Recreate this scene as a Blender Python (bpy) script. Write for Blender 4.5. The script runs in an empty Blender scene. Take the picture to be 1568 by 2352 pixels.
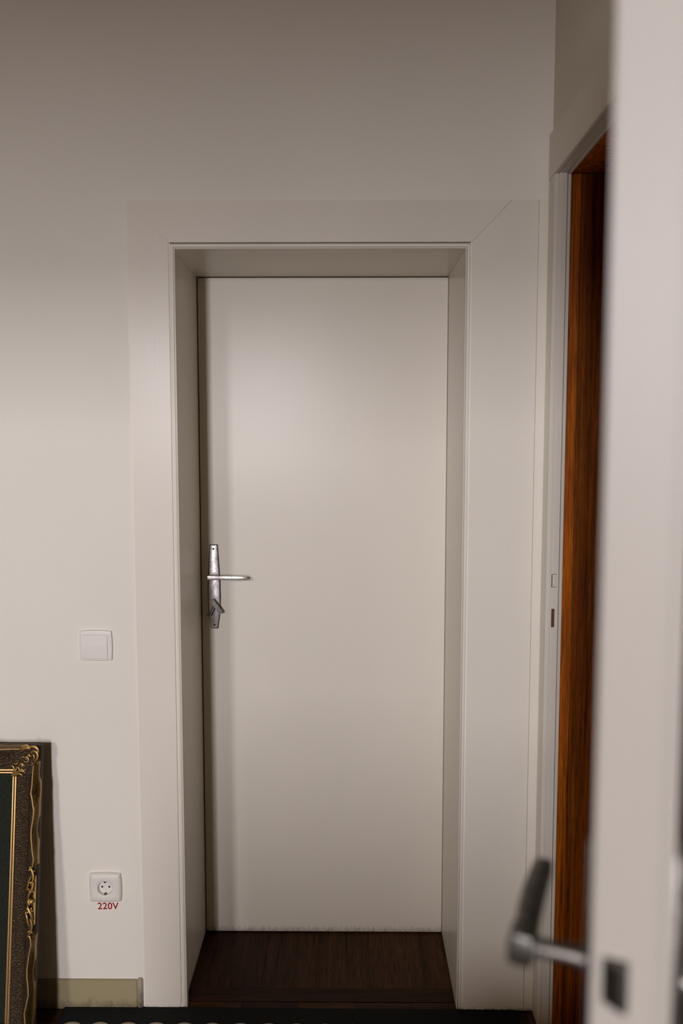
import bpy, bmesh, math, random
from mathutils import Matrix, Vector

C = bpy.context.scene.collection
R = math.radians
PI = math.pi
random.seed(4)

# ------------------------------------------------------------------ camera
W, D, H = 2.096, 2.444, 1.5196          # front wall, leaf of the far door, eye height
cam = bpy.data.cameras.new('camera')
cam.sensor_fit = 'VERTICAL'
cam.sensor_height = 36
cam.sensor_width = 24
cam.lens = 29.02
cam.clip_start = .05
cam.dof.use_dof = True
cam.dof.focus_distance = 2.30
cam.dof.aperture_fstop = 2.3
co = bpy.data.objects.new('camera', cam)
C.objects.link(co)
co.location = (0, 0, H)
co.rotation_euler = (PI / 2 - .0849, 0, .0086)
bpy.context.scene.camera = co

# ------------------------------------------------------------------ world, light, exposure
wd = bpy.data.worlds.new('world')
bpy.context.scene.world = wd
wd.use_nodes = True
wd.node_tree.nodes['Background'].inputs[0].default_value = (1, .9, .72, 1)
wd.node_tree.nodes['Background'].inputs[1].default_value = .02

BACK = -3.3                              # the wall with the windows, behind the camera
WINDOWS = [(-.98, -.60, 1.40, 2.60, 186), (-1.95, -1.50, 2.20, 2.57, 108)]   # x0, x1, z0, z1, watts


def daylight(x0, x1, z0, z1, watts):
    l = bpy.data.lights.new('window_daylight', 'AREA')
    l.shape = 'RECTANGLE'
    l.size, l.size_y = x1 - x0, z1 - z0
    l.energy = watts
    l.color = (1, .975, 1.05)
    o = bpy.data.objects.new('window_daylight', l)
    C.objects.link(o)
    o.location = ((x0 + x1) / 2, BACK - .06, (z0 + z1) / 2)
    o.rotation_euler = (PI / 2, 0, 0)     # faces +y


for w in WINDOWS:
    daylight(*w)

vs = bpy.context.scene.view_settings
vs.view_transform = 'Standard'
vs.look = 'None'
vs.exposure = 0.0
vs.gamma = 1
vs.use_curve_mapping = False


# ------------------------------------------------------------------ materials
def nt(name):
    m = bpy.data.materials.new(name)
    m.use_nodes = True
    t = m.node_tree
    return m, t, t.nodes['Principled BSDF']


def nd(t, typ, **kw):
    n = t.nodes.new(typ)
    for k, v in kw.items():
        if k.startswith('i_'):
            n.inputs[k[2:].replace('_', ' ')].default_value = v
        else:
            setattr(n, k, v)
    return n


def ramp(t, fac, stops):
    r = t.nodes.new('ShaderNodeValToRGB')
    e = r.color_ramp.elements
    while len(e) < len(stops):
        e.new(.5)
    for k, (p, c) in enumerate(stops):
        e[k].position = p
        e[k].color = (*c, 1)
    t.links.new(fac, r.inputs[0])
    return r.outputs[0]


def mapped(t, scale):
    c = t.nodes.new('ShaderNodeTexCoord')
    m = t.nodes.new('ShaderNodeMapping')
    m.inputs['Scale'].default_value = scale
    t.links.new(c.outputs['Object'], m.inputs[0])
    return m.outputs[0]


def mixc(t, fac, a, b, mode='MIX'):
    n = t.nodes.new('ShaderNodeMix')
    n.data_type = 'RGBA'
    n.blend_type = mode
    for s, v in ((n.inputs[0], fac), (n.inputs[6], a), (n.inputs[7], b)):
        if hasattr(v, 'is_linked'):
            t.links.new(v, s)
        elif isinstance(v, tuple):
            s.default_value = (*v, 1)
        else:
            s.default_value = v
    return n.outputs[2]


def math_(t, op, a, b=None, clamp=False):
    n = t.nodes.new('ShaderNodeMath')
    n.operation = op
    n.use_clamp = clamp
    for i, v in enumerate((a, b)):
        if v is None:
            continue
        if hasattr(v, 'is_linked'):
            t.links.new(v, n.inputs[i])
        else:
            n.inputs[i].default_value = v
    return n.outputs[0]


def bump(t, b, height, strength, dist=.001):
    n = t.nodes.new('ShaderNodeBump')
    n.inputs['Strength'].default_value = strength
    n.inputs['Distance'].default_value = dist
    t.links.new(height, n.inputs['Height'])
    t.links.new(n.outputs[0], b.inputs['Normal'])


def plain(name, col, rough=.5, metal=0., spec=.5):
    m, t, b = nt(name)
    b.inputs['Base Color'].default_value = (*col, 1)
    b.inputs['Roughness'].default_value = rough
    b.inputs['Metallic'].default_value = metal
    b.inputs['Specular IOR Level'].default_value = spec
    return m


def plaster(name, col, rough=.85):
    m, t, b = nt(name)
    n1 = nd(t, 'ShaderNodeTexNoise', i_Scale=2.2, i_Detail=4)
    t.links.new(mapped(t, (1, 1, 1)), n1.inputs['Vector'])
    lo = tuple(c * .965 for c in col)
    t.links.new(ramp(t, n1.outputs[0], [(.3, lo), (.7, col)]), b.inputs['Base Color'])
    b.inputs['Roughness'].default_value = rough
    b.inputs['Specular IOR Level'].default_value = .25
    n2 = nd(t, 'ShaderNodeTexNoise', i_Scale=260, i_Detail=3)
    t.links.new(mapped(t, (1, 1, 1)), n2.inputs['Vector'])
    n3 = nd(t, 'ShaderNodeTexNoise', i_Scale=9, i_Detail=2)
    t.links.new(mapped(t, (1, 1, 1)), n3.inputs['Vector'])
    bump(t, b, math_(t, 'ADD', n2.outputs[0], math_(t, 'MULTIPLY', n3.outputs[0], 3)), .14, .0012)
    return m


def gloss_paint(name, col, rough=.36, grime=.03, dirt=(.10, .075, .05), streak=1.0, amount=1.):
    """brushed oil paint on wood: fine vertical brush marks, scuffed ragged grime along the floor"""
    m, t, b = nt(name)
    st = nd(t, 'ShaderNodeTexNoise', i_Scale=1, i_Detail=5)
    t.links.new(mapped(t, (150, 150, 3)), st.inputs['Vector'])
    bl = nd(t, 'ShaderNodeTexNoise', i_Scale=3, i_Detail=4)
    t.links.new(mapped(t, (1, 1, .7)), bl.inputs['Vector'])
    lo = tuple(c * .955 for c in col)
    base = ramp(t, bl.outputs[0], [(.3, lo), (.7, col)])
    base = mixc(t, math_(t, 'MULTIPLY', st.outputs[0], .05), base, (.45, .40, .32))
    tc = nd(t, 'ShaderNodeTexCoord')
    sp = nd(t, 'ShaderNodeSeparateXYZ')
    t.links.new(tc.outputs['Object'], sp.inputs[0])
    gr = nd(t, 'ShaderNodeTexNoise', i_Scale=1, i_Detail=7, i_Roughness=.7)
    t.links.new(mapped(t, (120, 120, 45)), gr.inputs['Vector'])
    # height over floor, shifted by noise: dirty where small
    h = math_(t, 'DIVIDE', sp.outputs[2], grime)
    h = math_(t, 'SUBTRACT', math_(t, 'MULTIPLY', gr.outputs[0], 2.2), h, False)
    h = math_(t, 'MULTIPLY', math_(t, 'SUBTRACT', h, .1), amount, True)
    base = mixc(t, h, base, dirt)
    # a few paint chips
    ch = nd(t, 'ShaderNodeTexVoronoi', i_Scale=14)
    t.links.new(mapped(t, (1, 1, .5)), ch.inputs['Vector'])
    cm = math_(t, 'LESS_THAN', ch.outputs['Distance'], .018)
    base = mixc(t, math_(t, 'MULTIPLY', cm, .35), base, (.3, .24, .17))
    t.links.new(base, b.inputs['Base Color'])
    b.inputs['Roughness'].default_value = rough
    b.inputs['Specular IOR Level'].default_value = .17
    bump(t, b, st.outputs[0], .10 * streak, .0015)
    return m


def wood(name, dark, light, scale=(60, 60, 2.2), rough=.35, contrast=(.32, .68), spec=.5):
    m, t, b = nt(name)
    n1 = nd(t, 'ShaderNodeTexNoise', i_Scale=1, i_Detail=6, i_Roughness=.62, i_Distortion=.4)
    t.links.new(mapped(t, scale), n1.inputs['Vector'])
    n2 = nd(t, 'ShaderNodeTexNoise', i_Scale=1, i_Detail=3)
    t.links.new(mapped(t, tuple(s * .09 + .6 for s in scale)), n2.inputs['Vector'])
    n3 = nd(t, 'ShaderNodeTexNoise', i_Scale=1, i_Detail=2)
    t.links.new(mapped(t, tuple(s * 7 for s in scale)), n3.inputs['Vector'])
    f = math_(t, 'ADD', math_(t, 'MULTIPLY', n1.outputs[0], .6), math_(t, 'MULTIPLY', n2.outputs[0], .4))
    col = ramp(t, f, [(contrast[0], dark), (contrast[1], light)])
    pores = ramp(t, n3.outputs[0], [(.36, (.35, .3, .28)), (.50, (1, 1, 1))])
    oi = nd(t, 'ShaderNodeObjectInfo')
    vary = ramp(t, oi.outputs['Random'], [(0, (.40, .40, .40)), (1, (1.3, 1.3, 1.3))])
    col = mixc(t, .75, col, pores, 'MULTIPLY')
    col = mixc(t, 1., col, vary, 'MULTIPLY')
    t.links.new(col, b.inputs['Base Color'])
    b.inputs['Roughness'].default_value = rough
    b.inputs['Specular IOR Level'].default_value = spec
    bump(t, b, n3.outputs[0], .12, .0006)
    return m


def worn_metal(name, dark, light, rough=.3, scale=90, spots=None):
    m, t, b = nt(name)
    n1 = nd(t, 'ShaderNodeTexNoise', i_Scale=scale, i_Detail=5, i_Roughness=.65)
    t.links.new(mapped(t, (1, 1, .6)), n1.inputs['Vector'])
    col = ramp(t, n1.outputs[0], [(.35, dark), (.65, light)])
    if spots:
        n2 = nd(t, 'ShaderNodeTexNoise', i_Scale=420, i_Detail=2)
        t.links.new(mapped(t, (1, 1, 1)), n2.inputs['Vector'])
        col = mixc(t, math_(t, 'GREATER_THAN', n2.outputs[0], .66), col, spots)
    t.links.new(col, b.inputs['Base Color'])
    b.inputs['Metallic'].default_value = 1
    t.links.new(ramp(t, n1.outputs[0], [(.3, (rough + .18,) * 3), (.7, (rough,) * 3)]), b.inputs['Roughness'])
    bump(t, b, n1.outputs[0], .12, .001)
    return m


def gilt(name, gold=(.56, .36, .12), shade=(.040, .024, .010), scale=300, mid=.35, rough=.42, metal=.85):
    """antique gilding: gold rubbed on the high spots, brown size showing in the hollows"""
    m, t, b = nt(name)
    g = nd(t, 'ShaderNodeNewGeometry')
    n1 = nd(t, 'ShaderNodeTexNoise', i_Scale=scale, i_Detail=4, i_Roughness=.6)
    t.links.new(mapped(t, (1, 1, 1)), n1.inputs['Vector'])
    f = math_(t, 'ADD', math_(t, 'MULTIPLY', g.outputs['Pointiness'], 1.6), math_(t, 'MULTIPLY', n1.outputs[0], .16))
    t.links.new(ramp(t, f, [(.84, shade), (.89, tuple(mid * c for c in gold)), (.965, gold)]), b.inputs['Base Color'])
    b.inputs['Metallic'].default_value = metal
    b.inputs['Roughness'].default_value = rough
    b.inputs['Specular IOR Level'].default_value = .5 if metal else .15
    bump(t, b, n1.outputs[0], .2, .001)
    return m


def stippled(name):
    """the dark cove of the frame: fine comb-like ripples"""
    m, t, b = nt(name)
    w = nd(t, 'ShaderNodeTexWave', wave_type='BANDS', bands_direction='Z', i_Scale=95, i_Distortion=8, i_Detail=2, i_Detail_Scale=2.2)
    t.links.new(mapped(t, (1, 1, 1)), w.inputs['Vector'])
    n1 = nd(t, 'ShaderNodeTexNoise', i_Scale=520, i_Detail=2)
    t.links.new(mapped(t, (1, 1, 1)), n1.inputs['Vector'])
    f = math_(t, 'ADD', math_(t, 'MULTIPLY', w.outputs['Fac'], .55), math_(t, 'MULTIPLY', n1.outputs[0], .5))
    t.links.new(ramp(t, f, [(.40, (.007, .004, .0022)), (.62, (.020, .012, .006)), (.80, (.19, .12, .06))]), b.inputs['Base Color'])
    b.inputs['Roughness'].default_value = .45
    b.inputs['Specular IOR Level'].default_value = .3
    bump(t, b, f, .9, .0025)
    return m


def woven(name, a, bcol):
    m, t, b = nt(name)
    n1 = nd(t, 'ShaderNodeTexNoise', i_Scale=400, i_Detail=3)
    t.links.new(mapped(t, (1, 1, 1)), n1.inputs['Vector'])
    t.links.new(ramp(t, n1.outputs[0], [(.3, a), (.7, bcol)]), b.inputs['Base Color'])
    b.inputs['Roughness'].default_value = .95
    b.inputs['Specular IOR Level'].default_value = .1
    bump(t, b, n1.outputs[0], .6, .002)
    return m


M = dict(
    wall=plaster('wall_plaster', (.80, .76, .665)),
    ceiling=plaster('ceiling_plaster', (.45, .31, .12)),
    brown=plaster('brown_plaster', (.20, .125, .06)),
    tan=plaster('tan_plaster', (.34, .21, .05)),
    trim=gloss_paint('casing_paint', (.775, .725, .625), .28, .012, amount=.9),
    door=gloss_paint('door_paint', (.755, .705, .605), .30, .022, amount=.65),
    door2=gloss_paint('near_door_shaded_paint', (.375, .352, .313), .4, .01),  # white door paint darkened: shade on the near door put into its colour
    skirting=gloss_paint('skirting_olive_paint', (.345, .29, .165), .6, .03, (.09, .07, .04), amount=.8),
    skirt_end=gloss_paint('skirting_end_paint', (.40, .34, .25), .5, .07),
    floor=wood('dark_parquet', (.022, .010, .005), (.105, .045, .018), (46, 2.2, 46), .5, spec=.1),
    cross=wood('dark_threshold_wood', (.022, .010, .005), (.105, .045, .018), (2.2, 46, 46), .5, spec=.1),
    lining=wood('orange_brown_wood', (.08, .014, .001), (.72, .185, .005), (120, 120, 3.0), .5, (.34, .66), .2),
    steel=worn_metal('worn_nickel', (.42, .39, .36), (.78, .75, .72), .36),
    lever=worn_metal('rusty_nickel', (.56, .52, .48), (.74, .70, .65), .42, 70, (.32, .15, .05)),
    rim=worn_metal('tarnished_rim', (.07, .06, .05), (.17, .15, .13), .4),
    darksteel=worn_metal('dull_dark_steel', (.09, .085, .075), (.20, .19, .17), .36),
    hole=plain('dark_recess', (.008, .007, .006), .8),
    rustwood=wood('backing_wood', (.05, .03, .015), (.14, .085, .045)),
    rust=plain('mortise_wood', (.13, .055, .022), .8),
    white=plain('white_plastic', (.755, .715, .645), .5),
    gold=gilt('antique_gold'),
    ribbon=gilt('dim_gold', (.34, .21, .065), (.030, .018, .007), 240),
    lip=gilt('rubbed_gold', (.72, .48, .19), (.22, .13, .05), 300, .8, .45),
    goldside=gilt('dull_antique_gold', (.055, .034, .013), (.012, .008, .004), 90, .4, .6, .0),
    cove=stippled('dark_stippled_cove'),
    board=woven('dark_green_board', (.014, .016, .011), (.027, .031, .022)),
    rug=woven('charcoal_weave', (.008, .008, .007), (.022, .021, .019)),
    cream=woven('cream_yarn', (.30, .26, .17), (.52, .46, .32)),
    red=plain('red_vinyl', (.30, .003, .014), .5),
    frame_white=plain('window_frame_paint', (.75, .72, .68), .5),
)


# ------------------------------------------------------------------ helpers
def tag(o, label=None, cat=None, group=None, kind=None):
    for k, v in (('label', label), ('category', cat), ('group', group), ('kind', kind)):
        if v:
            o[k] = v
    return o


def link(name, bm, mat, parent=None, smooth=False, mtx=None):
    bmesh.ops.recalc_face_normals(bm, faces=bm.faces)
    me = bpy.data.meshes.new(name)
    if mtx is not None:
        bm.transform(mtx)
        if mtx.determinant() < 0:
            bmesh.ops.reverse_faces(bm, faces=bm.faces)
    bm.to_mesh(me)
    bm.free()
    me.materials.append(M[mat] if isinstance(mat, str) else mat)
    if smooth:
        for p in me.polygons:
            p.use_smooth = True
        try:
            me.set_sharp_from_angle(angle=R(38))
        except Exception:
            pass
    o = bpy.data.objects.new(name, me)
    C.objects.link(o)
    if parent is not None:
        o.parent = parent
    return o


def empty(name, loc=(0, 0, 0)):
    o = bpy.data.objects.new(name, None)
    C.objects.link(o)
    o.location = loc
    o.empty_display_size = .05
    return o


def box(bm, x0, x1, y0, y1, z0, z1, bev=0., seg=2):
    m = Matrix.Translation(((x0 + x1) / 2, (y0 + y1) / 2, (z0 + z1) / 2)) @ Matrix.Diagonal((x1 - x0, y1 - y0, z1 - z0, 1))
    r = bmesh.ops.create_cube(bm, size=1, matrix=m)
    if bev:
        es = list({e for v in r['verts'] for e in v.link_edges})
        bmesh.ops.bevel(bm, geom=es, offset=bev, segments=seg, affect='EDGES', clamp_overlap=True)


def boxo(name, mat, parent, *a, bev=.0, smooth=False):
    bm = bmesh.new()
    box(bm, *a, bev=bev)
    return link(name, bm, mat, parent, smooth or bev > 0)


def prism(bm, pts, y0, y1, bev=0.):
    """pts: outline in (x, z), extruded from y0 to y1"""
    a = [bm.verts.new((x, y0, z)) for x, z in pts]
    b = [bm.verts.new((x, y1, z)) for x, z in pts]
    n = len(pts)
    fs = [bm.faces.new(a), bm.faces.new(b[::-1])]
    for i in range(n):
        fs.append(bm.faces.new((a[i], b[i], b[(i + 1) % n], a[(i + 1) % n])))
    if bev:
        es = list(fs[0].edges)
        bmesh.ops.recalc_face_normals(bm, faces=fs)
        bmesh.ops.bevel(bm, geom=es, offset=bev, segments=2, affect='EDGES', clamp_overlap=True)


def loft(bm, rings, close=True, caps=True):
    vv = [[bm.verts.new(p) for p in r] for r in rings]
    n = len(rings[0])
    for a, b in zip(vv, vv[1:]):
        for i in range(n if close else n - 1):
            bm.faces.new((a[i], a[(i + 1) % n], b[(i + 1) % n], b[i]))
    if caps and close:
        bm.faces.new(vv[0][::-1])
        bm.faces.new(vv[-1])


def cyl(bm, p0, p1, r0, r1=None, n=20):
    r1 = r0 if r1 is None else r1
    p0, p1 = Vector(p0), Vector(p1)
    q = (p1 - p0).to_track_quat('Z', 'Y').to_matrix()
    rr = []
    for p, r in ((p0, r0), (p1, r1)):
        rr.append([p + q @ Vector((math.cos(k * 2 * PI / n) * r, math.sin(k * 2 * PI / n) * r, 0)) for k in range(n)])
    loft(bm, rr)


def smooth_path(pts, per=6):
    out = []
    P = [Vector(p) for p in pts]
    P = [P[0] * 2 - P[1]] + P + [P[-1] * 2 - P[-2]]
    for i in range(1, len(P) - 2):
        for k in range(per):
            u = k / per
            a, b, c, d = P[i - 1:i + 3]
            out.append(.5 * ((2 * b) + (c - a) * u + (2 * a - 5 * b + 4 * c - d) * u * u + (3 * b - a - 3 * c + d) * u ** 3))
    out.append(P[-2])
    return out


def tube(bm, pts, rad, n=8, taper=True, per=6):
    """tube along a smoothed path; thins towards both ends"""
    P = smooth_path(pts, per)
    L = len(P)
    rings = []
    up = Vector((0, 1, 0))
    for i, p in enumerate(P):
        tdir = (P[min(i + 1, L - 1)] - P[max(i - 1, 0)]).normalized()
        s = tdir.cross(up)
        if s.length < .01:
            s = tdir.cross(Vector((1, 0, 0)))
        s.normalize()
        u2 = s.cross(tdir)
        u = i / (L - 1)
        r = rad * ((.45 + .55 * math.sin(PI * min(max(u, .02), .98)) ** .6) if taper else 1)
        rings.append([p + (s * math.cos(a) + u2 * math.sin(a)) * r for a in (k * 2 * PI / n for k in range(n))])
    loft(bm, rings)


def blob(bm, c, r, rot=0., n=10):
    m = Matrix.Translation(c) @ Matrix.Rotation(rot, 4, 'Y') @ Matrix.Diagonal((*r, 1))
    bmesh.ops.create_uvsphere(bm, u_segments=n, v_segments=n // 2 + 1, radius=1, matrix=m)


# ------------------------------------------------------------------ the shell
XL, XR, ZC = -2.6, .50, 2.85             # left wall, right wall, ceiling
X1, X2, X3, X4 = -.5495, -.4475, .3051, .4678   # casing outer left, inner left, inner right, seam on the right
ZT, ZI = 2.1135, 2.012                   # casing top, opening height
BEAD = .0155
YN, YF = 1.10, 2.031                     # near and far jamb of the opening in the right wall
ZR = 2.157                               # its height

bm = bmesh.new()
box(bm, XL, X2 + .003, W, W + .42, 0, ZC)
box(bm, X3 - .003, XR + .5, W, W + .42, 0, ZC)
box(bm, X2 + .003, X3 - .003, W, W + .42, ZI + .003, ZC)
tag(link('wall_front', bm, 'wall'), 'off-white plaster wall with the closed white door set deep in it', 'wall', kind='structure')

bm = bmesh.new()
box(bm, XR, XR + .12, -.9, YN - .03, 0, ZC)
box(bm, XR, XR + .12, YF + .03, W, 0, ZC)
box(bm, XR, XR + .12, YN - .03, YF + .03, ZR + .03, ZC)
tag(link('wall_right', bm, 'wall'), 'shaded plaster wall at the right with an open doorway', 'wall', kind='structure')

bm = bmesh.new()
box(bm, XL - .1, XL, BACK, W, 0, ZC)
tag(link('wall_left', bm, 'brown'), 'plain brown plaster wall closing the room at the left', 'wall', kind='structure')

bm = bmesh.new()                          # window wall behind the camera
xs = sorted([XL - .1, 1.6] + [v for w in WINDOWS for v in w[:2]])
for i in range(0, len(xs), 2):
    box(bm, xs[i], xs[i + 1], BACK - .25, BACK, 0, ZC)
for x0, x1, z0, z1, _ in WINDOWS:
    box(bm, x0, x1, BACK - .25, BACK, 0, z0)
    box(bm, x0, x1, BACK - .25, BACK, z1, ZC)
tag(link('wall_back', bm, 'tan'), 'plaster wall with two windows behind the viewer', 'wall', kind='structure')

bm = bmesh.new()                          # wide opening with a lintel between window room and hall
box(bm, XL, -2.0, -1.05, -.9, 0, ZC)
box(bm, -2.0, 1.6, -1.05, -.9, 2.12, ZC)
box(bm, XR + .02, 1.6, -1.05, -.9, 0, 2.12)
tag(link('wall_middle', bm, 'tan'), 'tan plaster wall with a wide opening behind the viewer', 'wall', kind='structure')

bm = bmesh.new()  # unseen block, added to darken the lower right of the view
box(bm, -.60, XR - .01, -.45, -.25, 0, 1.08, bev=.004)
tag(link('shade_block', bm, 'tan'), 'low tan block added behind the viewer to shade the lower right', 'wall', kind='structure')

bm = bmesh.new()
box(bm, 1.6, 1.7, BACK, -.9, 0, ZC)
tag(link('wall_side', bm, 'tan'), 'plaster side wall of the window room behind the viewer', 'wall', kind='structure')

bm = bmesh.new()
box(bm, XL - .1, 1.7, BACK - .25, W + .42, ZC, ZC + .1)
tag(link('ceiling', bm, 'ceiling'), 'pale plaster ceiling above the hall', 'ceiling', kind='structure')

# closet behind the right-hand doorway
bm = bmesh.new()
box(bm, 1.02, 1.08, YN - .06, YF + .06, 0, ZC)
box(bm, XR + .121, 1.08, YN - .12, YN - .06, 0, ZC)
box(bm, XR + .121, 1.08, YF + .03, W - .001, 0, ZC)
box(bm, XR + .121, 1.02, YN - .06, YF + .03, 2.5, 2.56)
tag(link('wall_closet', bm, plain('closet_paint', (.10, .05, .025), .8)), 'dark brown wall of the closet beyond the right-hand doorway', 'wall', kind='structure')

for i, (x0, x1, z0, z1, _) in enumerate(WINDOWS):
    root = empty('window_%d' % (i + 1), ((x0 + x1) / 2, BACK - .1, z0))
    tag(root, ('tall' if i == 0 else 'short high') + ' window in the wall behind the viewer', 'window', kind='structure')
    hw = (x1 - x0) / 2
    hh = z1 - z0
    bm = bmesh.new()
    for a in ((-hw, -hw + .035, 0, hh), (hw - .035, hw, 0, hh), (-hw, hw, 0, .035), (-hw, hw, hh - .035, hh)):
        box(bm, a[0], a[1], .02, .06, a[2], a[3])
    link('window_frame', bm, 'frame_white', root)
    boxo('window_sill', 'frame_white', root, -hw, hw, .07, .12, -.03, 0, bev=.004)

# ------------------------------------------------------------------ floor
fl = boxo('floor', plain('floor_bed', (.10, .045, .016), .6), None, XL - .1, 1.7, BACK - .25, W + .42, -.12, -.006)
tag(fl, 'dark brown wooden floor', 'floor', kind='structure')


def block(x0, x1, y0, y1, mat, name='parquet_block'):
    bm = bmesh.new()
    zt = random.uniform(-.0007, .0002)
    box(bm, x0 + .0002, x1 - .0002, y0 + .0002, y1 - .0002, -.0058, zt, bev=.0006, seg=1)
    bm.verts.ensure_lookup_table()
    # the mesh sits at its own origin so the grain differs from block to block
    c = Vector(((x0 + x1) / 2, (y0 + y1) / 2, 0))
    sh = Vector((random.uniform(-3, 3), random.uniform(-3, 3), 0))
    bmesh.ops.translate(bm, verts=bm.verts, vec=-c + sh)
    o = link(name, bm, mat, fl)
    o.location = c - sh
    return o


block(X2 + .005, X3 - .001, 2.128, 2.182, 'cross', 'threshold_board')
xb = [X2 + .005, -.397, -.2440, -.0910, .0620, .2150, X3 - .001]
for a, b in zip(xb, xb[1:]):
    block(a, b, 2.182, D + .03, 'floor')
# hall floor: strips parallel to the wall, rows of blocks
for r in range(8):
    y1 = 2.124 - r * .153
    off = (r % 2) * .0765
    x = -1.36 + off
    while x < .43:
        if r == 0:
            if x + .153 < X2 or x > X3:
                block(x, min(x + .153, XR), y1 - .153, W, 'floor' if (int(x * 7) % 2) else 'cross')
            else:
                block(x, min(x + .153, XR), y1 - .153, y1, 'cross')
        else:
            block(x, min(x + .153, XR), y1 - .153, y1, 'floor' if (int((x + 5) / .153) + r) % 2 else 'cross')
        x += .153

# ------------------------------------------------------------------ trim_1: casing and deep reveal of the far door
t1 = empty('trim_1', ((X2 + X3) / 2, W, 0))
tag(t1, 'cream-painted wooden casing and deep reveal around the closed door', 'door frame', kind='structure')
OFF = Vector(t1.location)


def t1part(name, bm, mat='trim', smooth=True):
    bmesh.ops.translate(bm, verts=bm.verts, vec=-OFF)
    return link(name, bm, mat, t1, smooth)


P = .0045                                 # how proud the casing stands of the plaster
bm = bmesh.new()
r = .008
prism(bm, [(X1 + .004, .006), (X1 + .012, .001), (X2 - .010, .003), (X2 - .003, .010), (X2, .022), (X2, ZI), (X1 + .0008, ZT - .0008), (X1, ZT - .004)], W - P, W + .004, .0012)
t1part('casing_board', bm)
bm = bmesh.new()
prism(bm, [(X1 + .001, ZT), (X2 + .0003, ZI + .0003), (X3 - .0003, ZI + .0003), (X3 + .0985, ZT)], W - P, W + .004, .0012)
t1part('casing_head', bm)
bm = bmesh.new()
prism(bm, [(X3, .004), (X3 + .03, .001), (X4 - .02, .003), (X4 - .0006, .002), (X4 - .0006, ZT), (X3 + .0995, ZT), (X3, ZI)], W - P, W + .004, .0012)
t1part('casing_board', bm)


def three_sides(bm, prof):
    """sweep a profile (s inwards from the opening edge, y) up the left side, along the head, down the right"""
    rings = []
    for f in (lambda s, y: (X2 + s, y, .0), lambda s, y: (X2 + s, y, ZI - s), lambda s, y: (X3 - s, y, ZI - s), lambda s, y: (X3 - s, y, .0)):
        rings.append([f(s, y) for s, y in prof])
    loft(bm, rings, close=True, caps=True)


bm = bmesh.new()                           # quirk, round bead and bright arris
prof = [(-.0005, W + .012), (.0002, W + .006), (.0012, W + .005)]
for k in range(0, 9):
    a = PI - k * PI / 8 * .97
    prof.append((.0065 + .0050 * math.cos(a), W + .004 - .0062 * math.sin(a)))
prof += [(.0118, W + .0050), (.0122, W - .0015), (.0128, W - .0026), (.0142, W - .0026), (.0150, W - .0016), (.0155, W + .0005), (.0155, W + .014)]
three_sides(bm, prof)
t1part('bead_moulding', bm)

JX0, JX1, JZ = X2 + .0049, X3 - BEAD, ZI - BEAD    # faces of the reveal boards
YB = D + .02
for s in (0, 1):
    bm = bmesh.new()
    if s == 0:
        box(bm, X2 + .0005, JX0, W + .0135, YB + .04, .0005, JZ)
    else:
        box(bm, JX1, X3 - .0005, W + .0135, YB + .04, .0005, JZ)
    t1part('reveal_board', bm)
bm = bmesh.new()
box(bm, X2 + .0005, X3 - .0005, W + .0135, YB + .04, JZ + .0004, ZI + .002)
t1part('reveal_head', bm)
bm = bmesh.new()                           # rebate that stops the leaf
box(bm, JX0, JX0 + .012, YB + .0255, YB + .04, .001, JZ)
box(bm, JX1 - .012, JX1, YB + .0255, YB + .04, .001, JZ)
box(bm, JX0, JX1, YB + .0255, YB + .04, JZ - .012, JZ)
t1part('door_stop', bm)

# ------------------------------------------------------------------ trim_2: narrow filler strip up to the corner
bm = bmesh.new()
prism(bm, [(X4 + .0006, .002), (XR - .0005, .004), (XR - .0005, ZT + .001), (X4 + .0006, ZT)], W - P - .001, W + .003, .0012)
tag(link('trim_2', bm, 'trim', None, True), 'narrow cream filler strip between the door casing and the room corner', 'trim', kind='structure')

# ------------------------------------------------------------------ door hardware
PLATE = [(-.0110, 0), (-.0125, .002), (-.0190, .115), (-.0195, .160), (-.0185, .200), (-.0115, .2515), (-.0095, .2548),
         (.0095, .2548), (.0115, .2515), (.0185, .200), (.0195, .160), (.0190, .115), (.0125, .002), (.0110, 0)]


def plate_mesh(mtx, name, mat, parent):
    """long backplate, bevelled sides; local x right, y out of the door, z up from the lower end"""
    # outline above is for an upside-down plate: widest near the lever, tapering to both ends
    bm = bmesh.new()
    out = [(x, .2548 - z) for x, z in PLATE][::-1]
    # taper more slowly at the top than at the foot
    out = [(x, z) for x, z in out]
    cz = .1274
    rings = [[(x, 0, z) for x, z in out],
             [(x, .002, z) for x, z in out],
             [(x * .86, .0055, cz + (z - cz) * .987) for x, z in out]]
    loft(bm, rings)
    o = link(name, bm, 'rim' if mat == 'steel' else mat, parent, True, mtx)
    bm = bmesh.new()
    loft(bm, [[(x * .845, .0050, cz + (z - cz) * .985) for x, z in out], [(x * .84, .0062, cz + (z - cz) * .984) for x, z in out],
              [(x * .79, .0067, cz + (z - cz) * .978) for x, z in out]])
    link('plate_face', bm, mat, o, True, mtx)
    for z in (.0125, .2420):
        s = bmesh.new()
        cyl(s, (0, .0060, z), (0, .0071, z), .0031, .0029, 16)
        link('screw', s, 'hole', o, True, mtx)
    k = bmesh.new()                        # keyhole
    cyl(k, (0, .0060, .072), (0, .0069, .072), .0042, n=16)
    box(k, -.0020, .0020, .0060, .0069, .057, .071)
    link('keyhole', k, 'hole', o, False, mtx)
    return o


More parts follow.
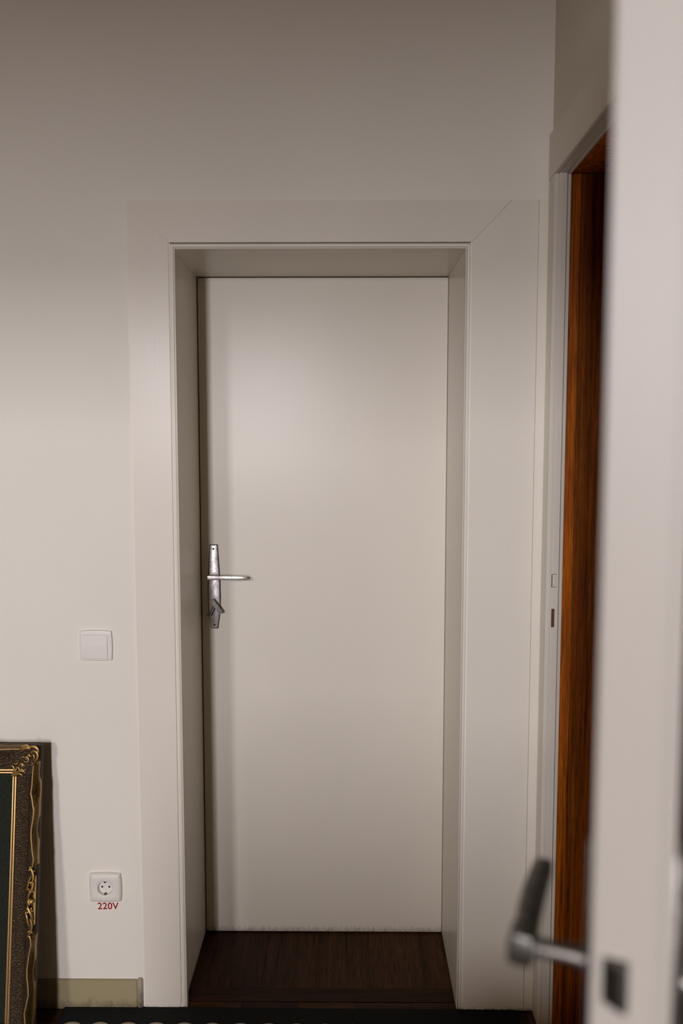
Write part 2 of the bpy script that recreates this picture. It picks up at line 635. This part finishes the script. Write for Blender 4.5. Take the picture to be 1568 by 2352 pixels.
def lever_mesh(mtx, parent, mat, length=.104, zc=.163, out=.052, name='lever_handle', fat=1., splay=0.):
    bm = bmesh.new()
    cyl(bm, (0, .0064, zc), (0, .013, zc), .0092, .0086, 24)                      # collar
    cyl(bm, (0, .012, zc), (0, out - .004, zc), .0068, .0066, 20)                 # neck
    rings = []
    # flat grip, slightly bowed and tapered, from behind the neck to the tip
    for x, hh, th, y in ((-.0112, .0062, .005, out - .001), (-.0106, .0070, .0058, out), (.0100, .0072, .0060, out), (.0125, .0060, .0054, out), (.020, .0058, .0054, out),
                         (.045, .0064, .0055, out + .001), (.070, .0062, .0055, out + .001), (length * .86, .0056, .005, out), (length - .0006, .0050, .0046, out - .001), (length, .0046, .0042, out - .001)):
        rr = []
        hh, th = hh * fat, th * fat
        y += splay * max(x, 0) / length
        for k in range(16):
            a = k * 2 * PI / 16
            ca, sa = math.cos(a), math.sin(a)
            rr.append((x, y + th * math.copysign(abs(ca) ** .4, ca), zc - (x / length) ** 2 * .001 + hh * math.copysign(abs(sa) ** .4, sa)))
        rings.append(rr)
    loft(bm, rings)
    return link(name, bm, mat, parent, True, mtx)


# ------------------------------------------------------------------ door_1: the closed far door
d1 = empty('door_1', ((JX0 + JX1) / 2, D, 0))
tag(d1, 'closed cream-painted flush door at the back of the deep reveal', 'door', kind='structure')
bm = bmesh.new()
hw = (JX1 - JX0) / 2
box(bm, -hw + .0025, hw - .0012, 0, .040, .0035, JZ - .0025, bev=.0015)
leaf = link('door_leaf', bm, 'door', d1, True)
PX = -.4022 - d1.location.x                # plate centre in the door's own space
PM = Matrix.Translation((PX, 0, .9597)) @ Matrix.Diagonal((1, -1, 1, 1))
plate_mesh(PM, 'handle_plate', 'steel', d1)
lv = lever_mesh(PM, d1, 'lever')

# key standing in the lock below the lever
key = empty('key', (-.4022, D - .0068, .9597 + .0725))
tag(key, 'grey metal key turned aslant in the lock below the lever handle', 'key')
bm = bmesh.new()
box(bm, -.0060, .0060, -.0300, -.0235, -.0250, .0250, bev=.0015)
link('key_bow', bm, 'darksteel', key, True, Matrix.Translation((.0105, 0, .001)) @ Matrix.Rotation(R(-36), 4, 'Y'))
bm = bmesh.new()
cyl(bm, (0, .004, -.004), (.0105, -.0240, .001), .0035, n=14)
link('key_stem', bm, 'darksteel', key, True)
bm = bmesh.new()
tube(bm, [(.001, -.006, -.003), (-.005, -.010, -.018), (-.010, -.012, -.0270)], .0046, 10, False)
blob(bm, (-.0125, -.012, -.0275), (.0088, .005, .0028), 0, 12)
o = link('key_catch', bm, 'darksteel', key, True)

# ------------------------------------------------------------------ trim_3: frame of the right-hand doorway
t3 = empty('trim_3', (XR, YF, 0))
tag(t3, 'cream-painted frame of the open doorway at the right, lined with orange-brown wood', 'door frame', kind='structure')
O3 = Vector(t3.location)


def t3part(name, bm, mat='trim', smooth=True, parent=None, grain=False):
    bmesh.ops.translate(bm, verts=bm.verts, vec=-O3)
    return link(name, bm, mat, parent or t3, smooth)


ZO = 2.268
bm = bmesh.new()                            # casing on the wall face: far upright, head, near upright
box(bm, XR - .009, XR + .001, YF, W - P - .0015, .001, ZR, bev=.0015)
t3part('casing_board', bm)
bm = bmesh.new()
box(bm, XR - .009, XR + .001, YN - .10, W - .0005, ZR + .0004, ZO, bev=.0015)
t3part('casing_head', bm)
bm = bmesh.new()
box(bm, XR - .009, XR + .001, YN - .10, YN, .001, ZR, bev=.0015)
t3part('casing_board', bm)
JD = .0205
for y0, y1 in ((YF, YF + .028), (YN - .028, YN)):
    bm = bmesh.new()
    box(bm, XR + .0012, XR + JD, y0, y1, .001, ZR + .0004)
    j = t3part('jamb', bm)
    if y0 == YF:
        jam = j
bm = bmesh.new()
box(bm, XR + .0012, XR + JD, YN, YF, ZR + .0005, ZR + .028)
t3part('jamb_head', bm)
bm = bmesh.new()                             # stop bead beyond a thin dark joint
box(bm, XR + JD + .0016, XR + JD + .0085, YF - .0035, YF + .028, .001, ZR, bev=.001)
box(bm, XR + JD + .0016, XR + JD + .0085, YN - .028, YN + .0035, .001, ZR, bev=.001)
t3part('stop_bead', bm)
bm = bmesh.new()
box(bm, XR + JD + .0016, XR + JD + .0085, YN + .004, YF - .004, ZR - .0032, ZR + .026, bev=.001)
t3part('stop_head', bm)
# strike holes in the far jamb (latch above, bolt below)
zl = 1.176
bm = bmesh.new()
box(bm, XR + .0035, XR + .0052, YF - .0012, YF + .001, zl - .016, zl + .016)
box(bm, XR + .0035, XR + .0165, YF - .0008, YF + .001, zl + .0155, zl + .0164)
box(bm, XR + .0035, XR + .0150, YF - .0008, YF + .001, zl - .0164, zl - .0155)
t3part('strike_hole', bm, 'hole', False, jam)
bm = bmesh.new()
box(bm, XR + .0060, XR + .0178, YF - .0022, YF + .001, zl - .0145, zl + .0145, bev=.0015)
t3part('strike_lip', bm, 'trim', True, jam)
bm = bmesh.new()
box(bm, XR + .0045, XR + .0125, YF - .0010, YF + .001, 1.082 - .0235, 1.082 + .0235, bev=.0009)
o = t3part('bolt_hole', bm, 'rust', True, jam)
tag(o, 'brown slot for the bolt')
# wooden lining of the thick wall beyond the frame
XW = XR + JD + .0090


def board(x0, x1, y0, y1, z0, z1, name='lining_board'):
    bm = bmesh.new()
    box(bm, x0, x1, y0, y1, z0, z1, bev=.0008, seg=1)
    return t3part(name, bm, 'lining')


board(XW, XW + .0255, YF - .0005, YF + .028, .001, ZR - .001)
board(XW + .0262, 1.015, YF + .0012, YF + .028, .001, ZR - .001)
board(XW, 1.015, YN - .028, YN, .001, ZR - .001)
board(XW, 1.015, YN + .001, YF - .001, ZR - .0005, ZR + .020, 'lining_head')

# ------------------------------------------------------------------ door_2: the open door near the viewer
TH = R(22.0)
L0 = Vector((.1547, .502, 0))
d2 = empty('door_2', L0)
d2.rotation_euler = (0, 0, PI / 2 - TH)
tag(d2, 'open white door seen edge-on close to the viewer, with a grey lever handle', 'door', kind='structure')
T2 = .0480
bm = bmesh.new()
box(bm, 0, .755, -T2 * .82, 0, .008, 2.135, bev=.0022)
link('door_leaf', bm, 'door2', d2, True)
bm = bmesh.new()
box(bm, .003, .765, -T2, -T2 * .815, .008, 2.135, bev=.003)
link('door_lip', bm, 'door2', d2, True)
ZH = 1.158
pl = Matrix.Translation((.052, 0, ZH - .163))
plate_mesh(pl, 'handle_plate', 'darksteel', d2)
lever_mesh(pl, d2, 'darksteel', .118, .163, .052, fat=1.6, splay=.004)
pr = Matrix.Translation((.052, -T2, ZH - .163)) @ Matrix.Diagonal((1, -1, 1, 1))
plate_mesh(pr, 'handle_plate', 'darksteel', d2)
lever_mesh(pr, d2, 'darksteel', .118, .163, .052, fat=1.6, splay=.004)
bm = bmesh.new()                             # spring latch, bevelled nose
a = [(-.0005, z) for z in (1.160, 1.191)]
rings = []
for x, y0, y1 in ((.002, -.0230, -.0075), (-.003, -.0230, -.0075), (-.0115, -.0230, -.0190)):
    rings.append([(x, y0, 1.1665), (x, y1, 1.1665), (x, y1, 1.1945), (x, y0, 1.1945)])
loft(bm, rings)
tag(link('latch_bolt', bm, 'darksteel', d2), 'dark metal latch')

# ------------------------------------------------------------------ baseboard
bb = empty('baseboard_front', (X1, W, 0))
tag(bb, 'low olive-beige painted skirting along the wall left of the door', 'baseboard', kind='structure')
bm = bmesh.new()
box(bm, XL - X1 + .001, -.0155, -.006, .001, .0005, .0842, bev=.002)
link('skirting_board', bm, 'skirting', bb, True)
bm = bmesh.new()
box(bm, -.0150, -.0008, -.0075, .001, .0005, .0885, bev=.0025)
link('skirting_end', bm, 'skirt_end', bb, True)


# ------------------------------------------------------------------ switch and socket
def bulge_plate(bm, hw, hh, depth, bulge=.0025, inset=.0045, n=10):
    """wall plate whose sides bow outwards, with a sloping rim"""
    def ring(w, h, b, y):
        p = []
        for k in range(n):
            u = -1 + 2 * k / n
            p.append((u * w, y, -h - b * (1 - u * u)))
        for k in range(n):
            u = -1 + 2 * k / n
            p.append((w + b * (1 - u * u), y, u * h))
        for k in range(n):
            u = 1 - 2 * k / n
            p.append((u * w, y, h + b * (1 - u * u)))
        for k in range(n):
            u = 1 - 2 * k / n
            p.append((-w - b * (1 - u * u), y, u * h))
        return p
    loft(bm, [ring(hw, hh, bulge, 0), ring(hw, hh, bulge, -depth * .45), ring(hw - .0012, hh - .0012, bulge, -depth * .75),
              ring(hw - inset, hh - inset, bulge * .5, -depth), ring(hw - inset - .001, hh - inset - .001, bulge * .4, -depth)], caps=True)


sw = empty('light_switch', (-.6525, W, .9945))
tag(sw, 'square white light switch on the wall left of the door', 'light switch')
bm = bmesh.new()
bulge_plate(bm, .0405, .0385, .0078, .0022, .007)
link('cover_plate', bm, 'white', sw, True)
bm = bmesh.new()                              # rocker, tipped so its top stands proud
rk = []
for z, y in ((-.0332, -.0090), (0, -.0104), (.0277, -.0086)):
    rk.append([(-.0305, -.007, z), (.0305, -.007, z), (.0305, y, z), (-.0305, y, z)])
loft(bm, rk)
bmesh.ops.bevel(bm, geom=[e for e in bm.edges], offset=.0006, segments=1, affect='EDGES')
link('rocker', bm, 'white', sw, True)
bm = bmesh.new()                              # shadow gap round the rocker
box(bm, -.0309, .0309, -.0082, -.006, -.0335, .0281)
link('rocker_gap', bm, plain('gap_grey', (.50, .46, .41), .8), sw)

so = empty('wall_socket', (-.6435, W, .3425))
tag(so, 'white round-cup power socket low on the wall above the red lettering', 'power socket')
RC, DC = .0192, .016                           # cup radius and depth


def socket_plate(bm):
    """plate with a real round hole: outer bowed ring joined to an inner circle"""
    n = 10
    N = 4 * n

    def ring(w, h, b, y):
        p = []
        for k in range(n):
            u = -1 + 2 * k / n
            p.append((u * w, y, -h - b * (1 - u * u)))
        for k in range(n):
            u = -1 + 2 * k / n
            p.append((w + b * (1 - u * u), y, u * h))
        for k in range(n):
            u = 1 - 2 * k / n
            p.append((u * w, y, h + b * (1 - u * u)))
        for k in range(n):
            u = 1 - 2 * k / n
            p.append((-w - b * (1 - u * u), y, u * h))
        return p

    def circ(r, y):
        return [(r * math.cos(a), y, r * math.sin(a)) for a in (R(-135) + k * 2 * PI / N for k in range(N))]
    d = .012
    loft(bm, [ring(.0405, .0378, .0025, 0), ring(.0405, .0378, .0025, -d * .4), ring(.0390, .0366, .0024, -d * .7), ring(.0335, .0325, .0015, -d),
              circ(RC + .0009, -d), circ(RC, -d + .0007), circ(RC - .001, -d + DC), circ(RC - .0015, -d + DC + .0002)], caps=False)


# the plate is let into the plaster only where the cup sits
bm = bmesh.new()
socket_plate(bm)
link('cover_plate', bm, 'white', so, True)
bm = bmesh.new()
cyl(bm, (0, -.0021, 0), (0, -.0008, 0), RC - .0009, n=40)
ins = link('socket_insert', bm, 'white', so, True)
for x in (-.0095, .0095):
    bm = bmesh.new()
    cyl(bm, (x, -.0024, 0), (x, -.0018, 0), .0027, n=16)
    link('pin_hole', bm, 'hole', ins)
bm = bmesh.new()
cyl(bm, (0, -.0030, .0), (0, -.0018, .0), .0022, .0026, 14)
link('centre_screw', bm, 'white', ins, True)
for s in (-1, 1):
    bm = bmesh.new()
    box(bm, -.0026, .0026, -.0118, -.0022, s * (RC - .0030) - .0012, s * (RC - .0030) + .0012, bev=.0006)
    e = link('earth_clip', bm, 'darksteel', ins, True)

# red lettering under the socket
cu = bpy.data.curves.new('220V', 'FONT')
cu.body = '220V'
cu.size = .0268
cu.offset = .00045
cu.extrude = .0001
cu.space_character = 1.04
cu.resolution_u = 4
tmp = bpy.data.objects.new('lettering_source', cu)
C.objects.link(tmp)
bpy.context.view_layer.update()
me = bpy.data.meshes.new_from_object(tmp.evaluated_get(bpy.context.evaluated_depsgraph_get()))
C.objects.unlink(tmp)
bpy.data.objects.remove(tmp)
xs_ = [v.co.x for v in me.vertices]
sx = .0558 / (max(xs_) - min(xs_))
me.transform(Matrix.Diagonal((sx, sx, 1, 1)) @ Matrix.Translation((-min(xs_), 0, 0)))
me.materials.clear()
me.materials.append(M['red'])
o = bpy.data.objects.new('voltage_lettering', me)
C.objects.link(o)
o.location = (-.6668, W - .0003, .2790)
o.rotation_euler = (PI / 2, R(-.6), 0)
tag(o, 'red 220V lettering stuck on the wall under the power socket', 'sticker')

# ------------------------------------------------------------------ ornate picture frame leaning on the wall
FW_, FH_ = .92, .757
fr = empty('picture_frame', (-.778 - FW_ / 2, W - .166, .0035))
LEAN = R(9.3)
fr.rotation_euler = (-LEAN, 0, 0)
tag(fr, 'ornate antique gold picture frame leaning on the wall with a dark green panel', 'picture frame')
hwf = FW_ / 2


def frame_sweep(bm, prof, close=False):
    """prof: (s inwards from the outer edge, w out of the back); frame stands in local xz, front towards -y"""
    rings = []
    for sx_, top in ((-1, 0), (1, 0), (1, 1), (-1, 1), (-1, 0)):
        rings.append([(sx_ * (hwf - s), -w_, (FH_ - s) if top else s) for s, w_ in prof])
    loft(bm, rings, close=close, caps=False)


bm = bmesh.new()
frame_sweep(bm, [(.010, 0), (.0015, 0), (.0010, .012), (.0, .018), (.0004, .024), (.003, .0285), (.010, .0300), (.018, .0300), (.0235, .029), (.0235, 0), (.010, 0)])
link('outer_moulding', bm, 'goldside', fr, True)
bm = bmesh.new()
pr_ = [(.0234, .0305)]
for k in range(9):
    u = k / 8
    pr_.append((.0236 + .0370 * u, .030 - .0135 * math.sin(PI * min(u * .62 + .0, 1)) + .0))
pr_ += [(.0606, 0), (.0234, 0), (.0234, .0305)]
frame_sweep(bm, pr_)
link('cove', bm, 'cove', fr, True)
bm = bmesh.new()
pb = [(.0607, 0), (.0607, .0190)]
for c, r_ in ((.0641, .0034), (.0714, .0030)):
    for k in range(9):
        a = PI - k * PI / 8
        pb.append((c + r_ * math.cos(a), .0190 + r_ * math.sin(a) - (0 if c < .07 else .0028)))
pb += [(.0752, .010), (.0752, 0), (.0607, 0)]
frame_sweep(bm, pb)
link('inner_moulding', bm, gilt('bright_gold', (.60, .40, .17), (.20, .12, .045), 300, .8, .5), fr, True)
boxo('backing', 'rustwood', fr, -hwf + .04, hwf - .04, .0002, .038, .012, FH_ - .012, bev=.002)
boxo('panel', 'board', fr, -hwf + .0755, hwf - .0755, -.0110, -.004, .0755, FH_ - .0755)

# scrolled ribbon along each side: offset of its inner lip from the outer edge, by distance from the corner (m)
LIP = [(.044, .0130), (.073, .0152), (.094, .0159), (.115, .0186), (.128, .0152), (.142, .0117), (.156, .0083), (.170, .0090), (.184, .0110),
       (.197, .0131), (.211, .0145), (.225, .0138), (.239, .0117), (.253, .0097), (.266, .0069), (.276, .0050), (.285, .0060), (.294, .0125)]


def lip_at(s):
    if s <= LIP[0][0]:
        return LIP[0][1]
    for (a, va), (b, vb) in zip(LIP, LIP[1:]):
        if a <= s <= b:
            u = (s - a) / (b - a)
            u = u * u * (3 - 2 * u)
            return va + (vb - va) * u
    return LIP[-1][1]


def ribbon(length, wide=1.):
    """half of one side: local x along the side from the corner, z inwards from the outer edge, front towards -y"""
    bm = bmesh.new()
    k0 = (length / 2 - .085) / .294
    rings = []
    N = 64
    for i in range(N + 1):
        s = .040 + (.294 - .040) * i / N
        o_ = lip_at(s) * wide
        e_ = .0012 * math.sin(s * 38) + .0007 * math.sin(s * 95 + 1)
        end = min(1, (i + .5) / 4, (N - i + .5) / 4)
        hgt = .0365 + .009 * end
        x = s if k0 <= 1 and False else s * max(k0, .2) if s > .05 else s
        rings.append([(x, -.016, e_ + .0002), (x, -.0265, e_), (x, -.031, o_ * .25), (x, -.0365, o_ * .52), (x, -hgt + .0035, o_ * .74),
                      (x, -hgt + .0008, o_ * .88), (x, -hgt, o_ * .97), (x, -hgt + .0012, o_ + .0010), (x, -hgt + .0055, o_ + .0018), (x, -.028, o_ + .0014)])
    loft(bm, rings)
    return bm


def ribbon_lip(length, wide=1.):
    """the bright rolled edge of the ribbon, ending in a small hook"""
    bm = bmesh.new()
    k0 = max((length / 2 - .085) / .294, .2)
    pts = []
    for i in range(0, 25):
        s = .046 + (.286 - .046) * i / 24
        pts.append((s * k0 if s > .05 else s, -.0462, lip_at(s) * wide))
    x = pts[-1][0]
    pts += [(x + .007, -.0462, lip_at(.286) * wide + .001), (x + .012, -.0455, .0115 * wide), (x + .010, -.0445, .0165 * wide)]
    tube(bm, pts, .0017, 8, True, 3)
    return bm


def centre_spray():
    """small granular leaf spray in the middle of a side; local x along, z inwards"""
    bm = bmesh.new()
    rr = random.Random(11)
    for s in (-1, 1):
        tube(bm, [(s * .084, -.042, .013), (s * .070, -.043, .006), (s * .055, -.044, .004), (s * .040, -.045, .008)], .0026)
        tube(bm, [(s * .046, -.043, .003), (s * .030, -.046, .006), (s * .018, -.046, .012), (s * .010, -.044, .016)], .0030)
        tube(bm, [(s * .060, -.041, .010), (s * .050, -.043, .014), (s * .036, -.043, .017), (s * .026, -.040, .022)], .0022)
        for k in range(9):
            blob(bm, (s * rr.uniform(.012, .075), -.040 + rr.uniform(-.003, .002), rr.uniform(.004, .018)), (rr.uniform(.002, .0045), .003, rr.uniform(.0015, .003)), rr.uniform(-1, 1), 8)
    blob(bm, (0, -.043, .009), (.007, .005, .0085), 0, 12)
    for k in range(5):
        a = -.9 + k * .45
        tube(bm, [(0, -.046, .006), (math.sin(a) * .008, -.048, .006 + math.cos(a) * .008), (math.sin(a) * .014, -.043, .006 + math.cos(a) * .013)], .0015)
    box(bm, -.060, .060, -.036, -.028, .0005, .0045, bev=.0018)
    return bm


# corner cartouche, drawn from the corner: first number across, second down (mm), height (mm)
def q(x, y, h=0):
    return ((785 - x) * .000131, -.0392 - h * .0008, (y - 168) * .000131)


def corner():
    bm = bmesh.new()
    S = [
        ([q(640, 300, 3), q(690, 262, 4), q(745, 280, 5), q(770, 345, 5), q(752, 415, 4), q(712, 462, 2)], .0024),
        ([q(655, 330, 1), q(690, 345, 2), q(700, 390, 2), q(690, 440, 1)], .0016),
        ([q(430, 262, 1), q(480, 215, 3), q(520, 172, 4), q(560, 160, 4), q(605, 185, 3)], .0026),
        ([q(470, 250, 2), q(530, 212, 4), q(590, 205, 4), q(630, 225, 3)], .0026),
        ([q(600, 190, 2), q(660, 182, 4), q(725, 190, 4), q(768, 235, 4), q(775, 290, 3)], .0028),
        ([q(500, 390, 2), q(545, 372, 3), q(590, 405, 3), q(585, 455, 3), q(540, 470, 3), q(500, 445, 2)], .0020),
        ([q(440, 385, 1), q(480, 375, 2), q(520, 385, 2)], .0014),
        ([q(252, 742, -6), q(285, 690, -5), q(305, 625, -4), q(292, 570, -4), q(255, 548, -5), q(222, 568, -7)], .0018),
        ([q(268, 748, -6), q(320, 690, -4), q(348, 630, -3), q(345, 580, -4)], .0016),
        ([q(276, 760, -6), q(335, 695, -4), q(410, 655, -3), q(480, 652, -3), q(528, 690, -5)], .0018),
        ([q(310, 772, -7), q(345, 725, -5), q(400, 700, -4), q(452, 718, -4), q(470, 758, -6)], .0018),
        ([q(345, 570, -4), q(390, 582, -3), q(418, 625, -3), q(462, 615, -3), q(490, 640, -3), q(548, 618, -3)], .0017),
        ([q(415, 560, -3), q(430, 520, -1), q(470, 512, 0), q(515, 550, -1)], .0024),
        ([q(300, 500, -4), q(345, 515, -2), q(385, 480, -2)], .0018),
        ([q(575, 320, 2), q(610, 345, 4), q(645, 370, 2)], .0032),
        ([q(690, 480, 2), q(660, 520, 0), q(620, 545, -2)], .0020),
    ]
    for pts, r_ in S:
        tube(bm, pts, r_ * 1.2, 8, True, 5)
    for x, y, h, r_ in ((405, 312, 1, 1.6), (165, 405, -4, 1.6), (245, 462, -5, 1.5), (190, 490, -6, 1.0), (222, 490, -6, 1.0), (340, 500, -3, 1.5), (545, 420, 2, 1.8),
                        (470, 545, 0, 3), (650, 540, -1, 1.6), (560, 712, -6, 1.0), (520, 745, -6, 1.4), (590, 665, -5, 1.0)):
        x_, y_, z_ = q(x, y, h)
        blob(bm, (x_, y_ + .001, z_), (r_ * .001, .0018, r_ * .001), 0, 10)
    return bm


def corner_ground():
    """the dark swelling the carving sits on"""
    bm = bmesh.new()
    blob(bm, (.040, -.030, .040), (.043, .0080, .028), R(45), 20)
    blob(bm, (.018, -.033, .018), (.0185, .0060, .0185), 0, 16)
    return bm


def side_matrix(side, flip):
    """maps (along from corner, y, inwards) to the frame's local space"""
    if side == 'right':
        m = Matrix(((0, 0, -1, hwf), (0, 1, 0, 0), (-1, 0, 0, FH_), (0, 0, 0, 1)))
        if flip:
            m = Matrix(((0, 0, -1, hwf), (0, 1, 0, 0), (1, 0, 0, 0), (0, 0, 0, 1)))
    elif side == 'left':
        m = Matrix(((0, 0, 1, -hwf), (0, 1, 0, 0), (-1, 0, 0, FH_), (0, 0, 0, 1)))
        if flip:
            m = Matrix(((0, 0, 1, -hwf), (0, 1, 0, 0), (1, 0, 0, 0), (0, 0, 0, 1)))
    elif side == 'top':
        m = Matrix(((-1, 0, 0, hwf), (0, 1, 0, 0), (0, 0, -1, FH_), (0, 0, 0, 1)))
        if flip:
            m = Matrix(((1, 0, 0, -hwf), (0, 1, 0, 0), (0, 0, -1, FH_), (0, 0, 0, 1)))
    else:
        m = Matrix(((-1, 0, 0, hwf), (0, 1, 0, 0), (0, 0, 1, 0), (0, 0, 0, 1)))
        if flip:
            m = Matrix(((1, 0, 0, -hwf), (0, 1, 0, 0), (0, 0, 1, 0), (0, 0, 0, 1)))
    return m


for side, length in (('right', FH_), ('top', FW_), ('bottom', FW_), ('left', FH_)):
    for flip in (0, 1):
        wide = .80 if length == FH_ else .55
        link('scroll_ribbon', ribbon(length, wide), 'ribbon', fr, True, side_matrix(side, flip))
        link('scroll_lip', ribbon_lip(length, wide), 'lip', fr, True, side_matrix(side, flip))
    mid = side_matrix(side, 0) @ Matrix.Translation((length / 2, 0, 0))
    link('leaf_spray', centre_spray(), 'gold', fr, True, mid)
for sx_, tz in ((1, 1), (-1, 1), (1, 0), (-1, 0)):
    m = Matrix(((-sx_, 0, 0, sx_ * hwf), (0, 1, 0, 0), (0, 0, -1 if tz else 1, FH_ if tz else 0), (0, 0, 0, 1)))
    link('corner_boss', corner_ground(), 'cove', fr, True, m)
    link('corner_ornament', corner(), 'gold', fr, True, m)

# ------------------------------------------------------------------ rug along the wall
rug = empty('rug', (-.2505, 1.80, 0))
rug.rotation_euler = (0, 0, R(-.25))
tag(rug, 'charcoal rug with a row of cream round motifs in front of the door', 'rug')
bm = bmesh.new()
box(bm, -.514, .70, -.36, .293, .0006, .0075, bev=.003)
link('rug_body', bm, 'rug', rug, True)
me0 = None
for row in range(2):
    for k in range(17):
        x = -.4686 + k * .0731
        if me0 is None:
            bm = bmesh.new()
            rings = []
            for r_, h_ in ((.0315, 0), (.0315, .0012), (.0295, .0030), (.022, .0042), (.012, .0038), (.006, .0046)):
                rings.append([(r_ * math.cos(a), r_ * math.sin(a), h_) for a in (j * 2 * PI / 24 for j in range(24))])
            loft(bm, rings)
            o = link('round_motif', bm, 'cream', rug, True)
            me0 = o.data
            o.location = (x, .199 - row * .0735, .0072)
        else:
            o = bpy.data.objects.new('round_motif', me0)
            C.objects.link(o)
            o.parent = rug
            o.location = (x, .199 - row * .0735, .0072)
